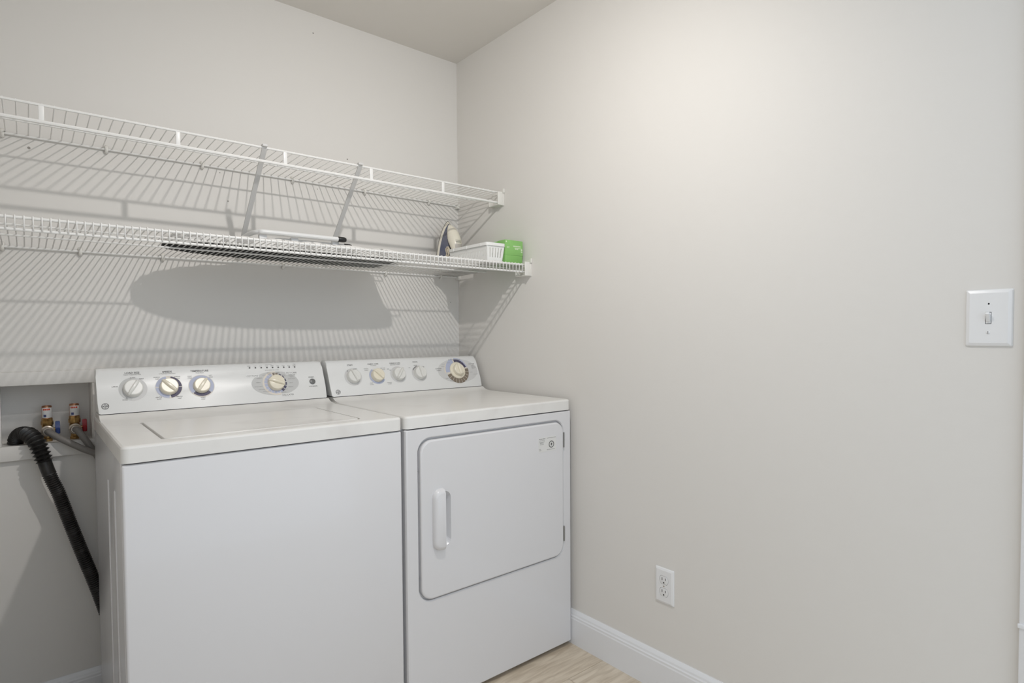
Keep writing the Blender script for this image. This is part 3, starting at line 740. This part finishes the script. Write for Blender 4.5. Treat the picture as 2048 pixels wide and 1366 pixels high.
# ------------------------------------------------------------------ green carton
gc = thing('carton', 'green paper carton beside the white basket on the lower shelf', 'box', (-.06, -.36, BK))
gx0, gx1, gy0, gy1, gz1 = -.1015, -.0125, -.4700, -.270, 1.5205
bm = box(bmesh.new(), gx0, gx1, gy0, gy1, BK + .0003, gz1, bev=.0025); gb = mk('carton_body', bm, M_GREEN, gc, True)
bm = bmesh.new(); box(bm, gx0 - .0006, gx1 + .0006, gy0 - .0012, gy0 + .048, gz1 - .058, gz1 + .0012, bev=.0012)
mk('carton_flap', bm, M_GREEN, gc, True)
boxo('flap_gap', (gx0 + .004, gx1 - .004, gy0 + .0482, gy0 + .0530, gz1 - .0008, gz1 + .0007), M_SLOT, gc)
pg = Print((0, gy0 - .0012, 0), (1, 0, 0), (0, 0, 1), (0, -1, 0), .0002)
def scribble(x0, x1, z, h):
    x = x0
    while x < x1 - .001:
        q = random.uniform(.0016, .0042); pg.rect(x, min(x + q, x1), z - h / 2 * random.uniform(.4, 1), z + h / 2); x += q + .0009
scribble(-.062, -.022, 1.4985, .0045); scribble(-.054, -.020, 1.4915, .003); scribble(-.052, -.036, 1.4870, .003); scribble(-.094, -.080, 1.4945, .002); scribble(-.094, -.082, 1.4905, .002)
scribble(-.022, -.015, 1.486, .008); scribble(-.022, -.015, 1.478, .005); pg.disc(-.0965, 1.5145, .003, n=12)
pg.build('carton_print', M_CREAMINK, gc)['kind'] = 'stuff'

# ------------------------------------------------------------------ laundry box: valves, supply hoses, drain hose
def water_valve(x, hm, label, dz=0):
    y = .042; z0 = NZ0
    v = thing('water_valve', label, 'valve', (x, y, z0), 'supply valves in the laundry box')
    mk('valve_body', lathe(bmesh.new(), [(.0125, .0003), (.0125, .008), (.010, .010), (.010, .018), (.0135, .022), (.0135, .048), (.0105, .052)], (x, y, z0), (0, 0, 1), 18), M_BRASS, v, True)
    mk('hex_nut', lathe(bmesh.new(), [(.0150, .050), (.0155, .053), (.0155, .060), (.0150, .063), (.0138, .063), (.0138, .071)], (x, y, z0 + dz), (0, 0, 1), 8), M_BRASS, v, True, 20)
    ar = mk('arrestor', lathe(bmesh.new(), [(.0126, .070), (.0126, .108), (.0115, .1095), (.0105, .1095), (.0100, .106)], (x, y, z0 + dz), (0, 0, 1), 24), M_COPPER, v, True)
    ar['label'] = 'copper cylinder with a paper label'
    def patch(name, m, a0, a1, h0, h1, r):
        bm = bmesh.new(); n = 10; L = []
        for i in range(n + 1):
            a = math.radians(a0 + (a1 - a0) * i / n); c, s = math.cos(a) * r, math.sin(a) * r
            L.append((bm.verts.new((x + c, y + s, z0 + dz + h0)), bm.verts.new((x + c, y + s, z0 + dz + h1))))
        for p, q in zip(L, L[1:]): bm.faces.new((p[0], q[0], q[1], p[1]))
        mk(name, bm, m, ar, True)
    patch('paper_label', M_PAPER, 205, 345, .073, .104, .0128)
    for a0, a1 in ((225, 240), (244, 262), (266, 280), (284, 305)): patch('label_print', M_LABELR, a0, a1, .096, .1015, .0130)
    patch('label_print', M_LABELB, 230, 262, .0755, .083, .0130)
    cpl = lathe(bmesh.new(), [(.0095, .010), (.0160, .016), (.0165, .019), (.0165, .026), (.0130, .028), (.0130, .036), (.0105, .040)], (x, y, z0 + .034), (0, -1, 0), 18)
    mk('coupling', cpl, M_NICKEL, v, True)
    bm = sweep(bmesh.new(), [(x + .010, y, z0 + .036), (x + .021, y, z0 + .036)], .0045, 10)
    mk('stem', bm, M_BRASS, v, True)
    bm = bmesh.new(); prism(bm, [(-.010, -.012), (.010, -.012), (.011, .004), (.006, .008), (.005, .026), (-.005, .026), (-.006, .008), (-.011, .004)],
                            lambda p: Vector((x + .019, y - .004 + p[0], z0 + .034 + p[1])), lambda p: Vector((x + .031, y - .004 + p[0], z0 + .034 + p[1])), bev=.0025)
    mk('handle', bm, hm, v, True, 50)
    return v
water_valve(-1.505, M_BLUE, 'brass cold water valve with a blue handle in the wall recess')
water_valve(-1.4375, M_RED, 'brass hot water valve with a red handle in the wall recess', .001)
def supply(x, end, label):
    p = [(x, .0040, NZ0 + .034), (x + .004, -.012, NZ0 + .032)] + end
    o = mk('supply_hose', sweep(bmesh.new(), spline(p, 8), .0095, 12), M_GREYH, None, True)
    tag(o, label, 'hose', 'grey supply hoses')
supply(-1.505, [(-1.475, -.034, .846), (-1.43, -.048, .815), (-1.372, -.052, .775), (-1.330, -.054, .70), (-1.325, -.054, .55)], 'grey supply hose running from the blue-handled valve to the washer')
supply(-1.4375, [(-1.424, -.024, .850), (-1.405, -.030, .815), (-1.380, -.028, .760), (-1.369, -.028, .66), (-1.368, -.028, .5)], 'grey supply hose running from the red-handled valve to the washer')
# drain hose
ctrl = [(-1.580, .040, .822), (-1.579, .036, .845), (-1.569, .018, .864), (-1.552, -.014, .8665), (-1.534, -.044, .848), (-1.523, -.058, .815), (-1.512, -.062, .772), (-1.500, -.062, .730),
        (-1.486, -.062, .690), (-1.466, -.062, .615), (-1.440, -.062, .520), (-1.413, -.064, .425), (-1.395, -.066, .360), (-1.380, -.068, .30)]
path = spline(ctrl, 40); acc = 0; pts = []; rad = []; last = None
cum = [0]
for a, b in zip(path, path[1:]): cum.append(cum[-1] + (b - a).length)
step = .00105; total = cum[-1]; i = 0; s = 0
while s < total:
    while i < len(cum) - 2 and cum[i + 1] < s: i += 1
    t = (s - cum[i]) / max(cum[i + 1] - cum[i], 1e-9); p = path[i].lerp(path[i + 1], t); pts.append(p)
    if s < .085: r = .0195 + .0012 * math.cos(2 * PI * s / .0075)
    elif s < .195: r = .0190 + .0042 * (abs(((s / .0115) % 1) * 2 - 1) * 2 - 1)
    elif s < .235: r = .0170
    else: r = .0165 + .0016 * math.cos(2 * PI * s / .0062)
    rad.append(r); s += step
dh = mk('drain_hose', sweep(bmesh.new(), pts, rad, 20), M_HOSE, None, True, 60)
tag(dh, 'black corrugated drain hose hooked into the wall recess', 'hose')

# ------------------------------------------------------------------ switch and outlet on the right wall
def wall_plate(root, yc, zc, w_, h_, th, holes=()):
    bm = bmesh.new(); a, b = w_ / 2, h_ / 2
    lo = lambda i, x: [bm.verts.new((x, y, z)) for y, z in rrect(yc - a + i, yc + a - i, zc - b + i, zc + b - i, .0025, 3)]
    L = [lo(0, -.0003), lo(0, -.0012), lo(.002, -th * .62), lo(.0075, -th)]
    for p, q in zip(L, L[1:]): bridge(bm, p, q)
    hl = []
    for loop in holes:
        h0 = [bm.verts.new((-th, y, z)) for y, z in loop]; h1 = [bm.verts.new((-.001, y, z)) for y, z in loop]; bridge(bm, h0, h1); hl.append(h0)
    fill(bm, [L[-1]] + hl); bm.faces.new(L[0])
    return mk('cover_plate', bm, M_PLATE, root, True, 8)
sy, sz = -1.946, 1.1785
sw = thing('light_switch', 'white toggle light switch plate at the right end of the wall', 'switch', (0, sy, sz))
scr = [(sy - .0002 + .0017 * math.cos(2 * PI * k / 12), sz + .0295 + .0022 * math.sin(2 * PI * k / 12)) for k in range(12)]
wall_plate(sw, sy, sz, .0785, .119, .0065, [rrect(sy - .0052, sy + .0052, sz - .0125, sz + .0125, .0005, 1), scr])
boxo('toggle_seat', (-.0056, -.0004, sy - .0042, sy + .0042, sz - .0115, sz + .0115), M_PLATE, sw, bev=.0004)
mk('screw_hole', lathe(bmesh.new(), [(.0016, .0005), (.0016, .0012)], (0, sy - .0002, sz + .0295), (-1, 0, 0), 10), M_SLOT, sw)
bm = bmesh.new(); prism(bm, [(-.0050, -.0070), (-.0050, .0070), (-.0160, .0120), (-.0172, .0080), (-.0092, -.0070)], lambda p: Vector((p[0], sy - .0034, sz + p[1])), lambda p: Vector((p[0], sy + .0034, sz + p[1])), bev=.0006)
mk('toggle', bm, M_PLATE, sw, True)
bm = lathe(bmesh.new(), [(.0034, .0066), (.0034, .0072), (.0022, .0078)], (0, sy, sz - .0300), (-1, 0, 0), 14); sc_ = mk('screw', bm, M_PLATE, sw, True)
boxo('screw_slot', (-.0080, -.0077, sy - .0005, sy + .0005, sz - .0328, sz - .0272), M_LED, sw)
oy, oz = -1.1418, .3462
ol = thing('power_outlet', 'white duplex power outlet low on the right wall', 'outlet', (0, oy, oz))
holes = []
for s in (1, -1):
    c = oz + s * .0195; L = []
    for k in range(28):
        a = 2 * PI * k / 28; y_ = .0172 * math.cos(a); z_ = max(-.0135, min(.0135, .0172 * math.sin(a))); L.append((oy + y_, c + z_))
    holes.append(L)
wall_plate(ol, oy, oz, .0705, .1145, .0065, holes)
for s in (1, -1):
    c = oz + s * .0195; bm = bmesh.new(); L = []
    for k in range(28):
        a = 2 * PI * k / 28; L.append((.0163 * math.cos(a), max(-.0126, min(.0126, .0163 * math.sin(a)))))
    prism(bm, L, lambda p: Vector((-.0005, oy + p[0], c + p[1])), lambda p: Vector((-.0070, oy + p[0], c + p[1])), bev=.0004)
    f = mk('socket_face', bm, M_PLATE, ol, True, 30)
    for dy, hh in ((.0063, .0045), (-.0063, .0038)):
        boxo('slot', (-.00715, -.0069, oy + dy - .0011, oy + dy + .0011, c + .0035 - hh, c + .0035 + hh), M_SLOT, f)
    mk('ground_hole', lathe(bmesh.new(), [(.0026, .0069), (.0026, .00715)], (0, oy, c - .0080), (-1, 0, 0), 12), M_SLOT, f)
mk('screw', lathe(bmesh.new(), [(.0028, .0060), (.0028, .0070), (.0018, .0074)], (0, oy, oz), (-1, 0, 0), 12), M_NICKEL, ol, True)
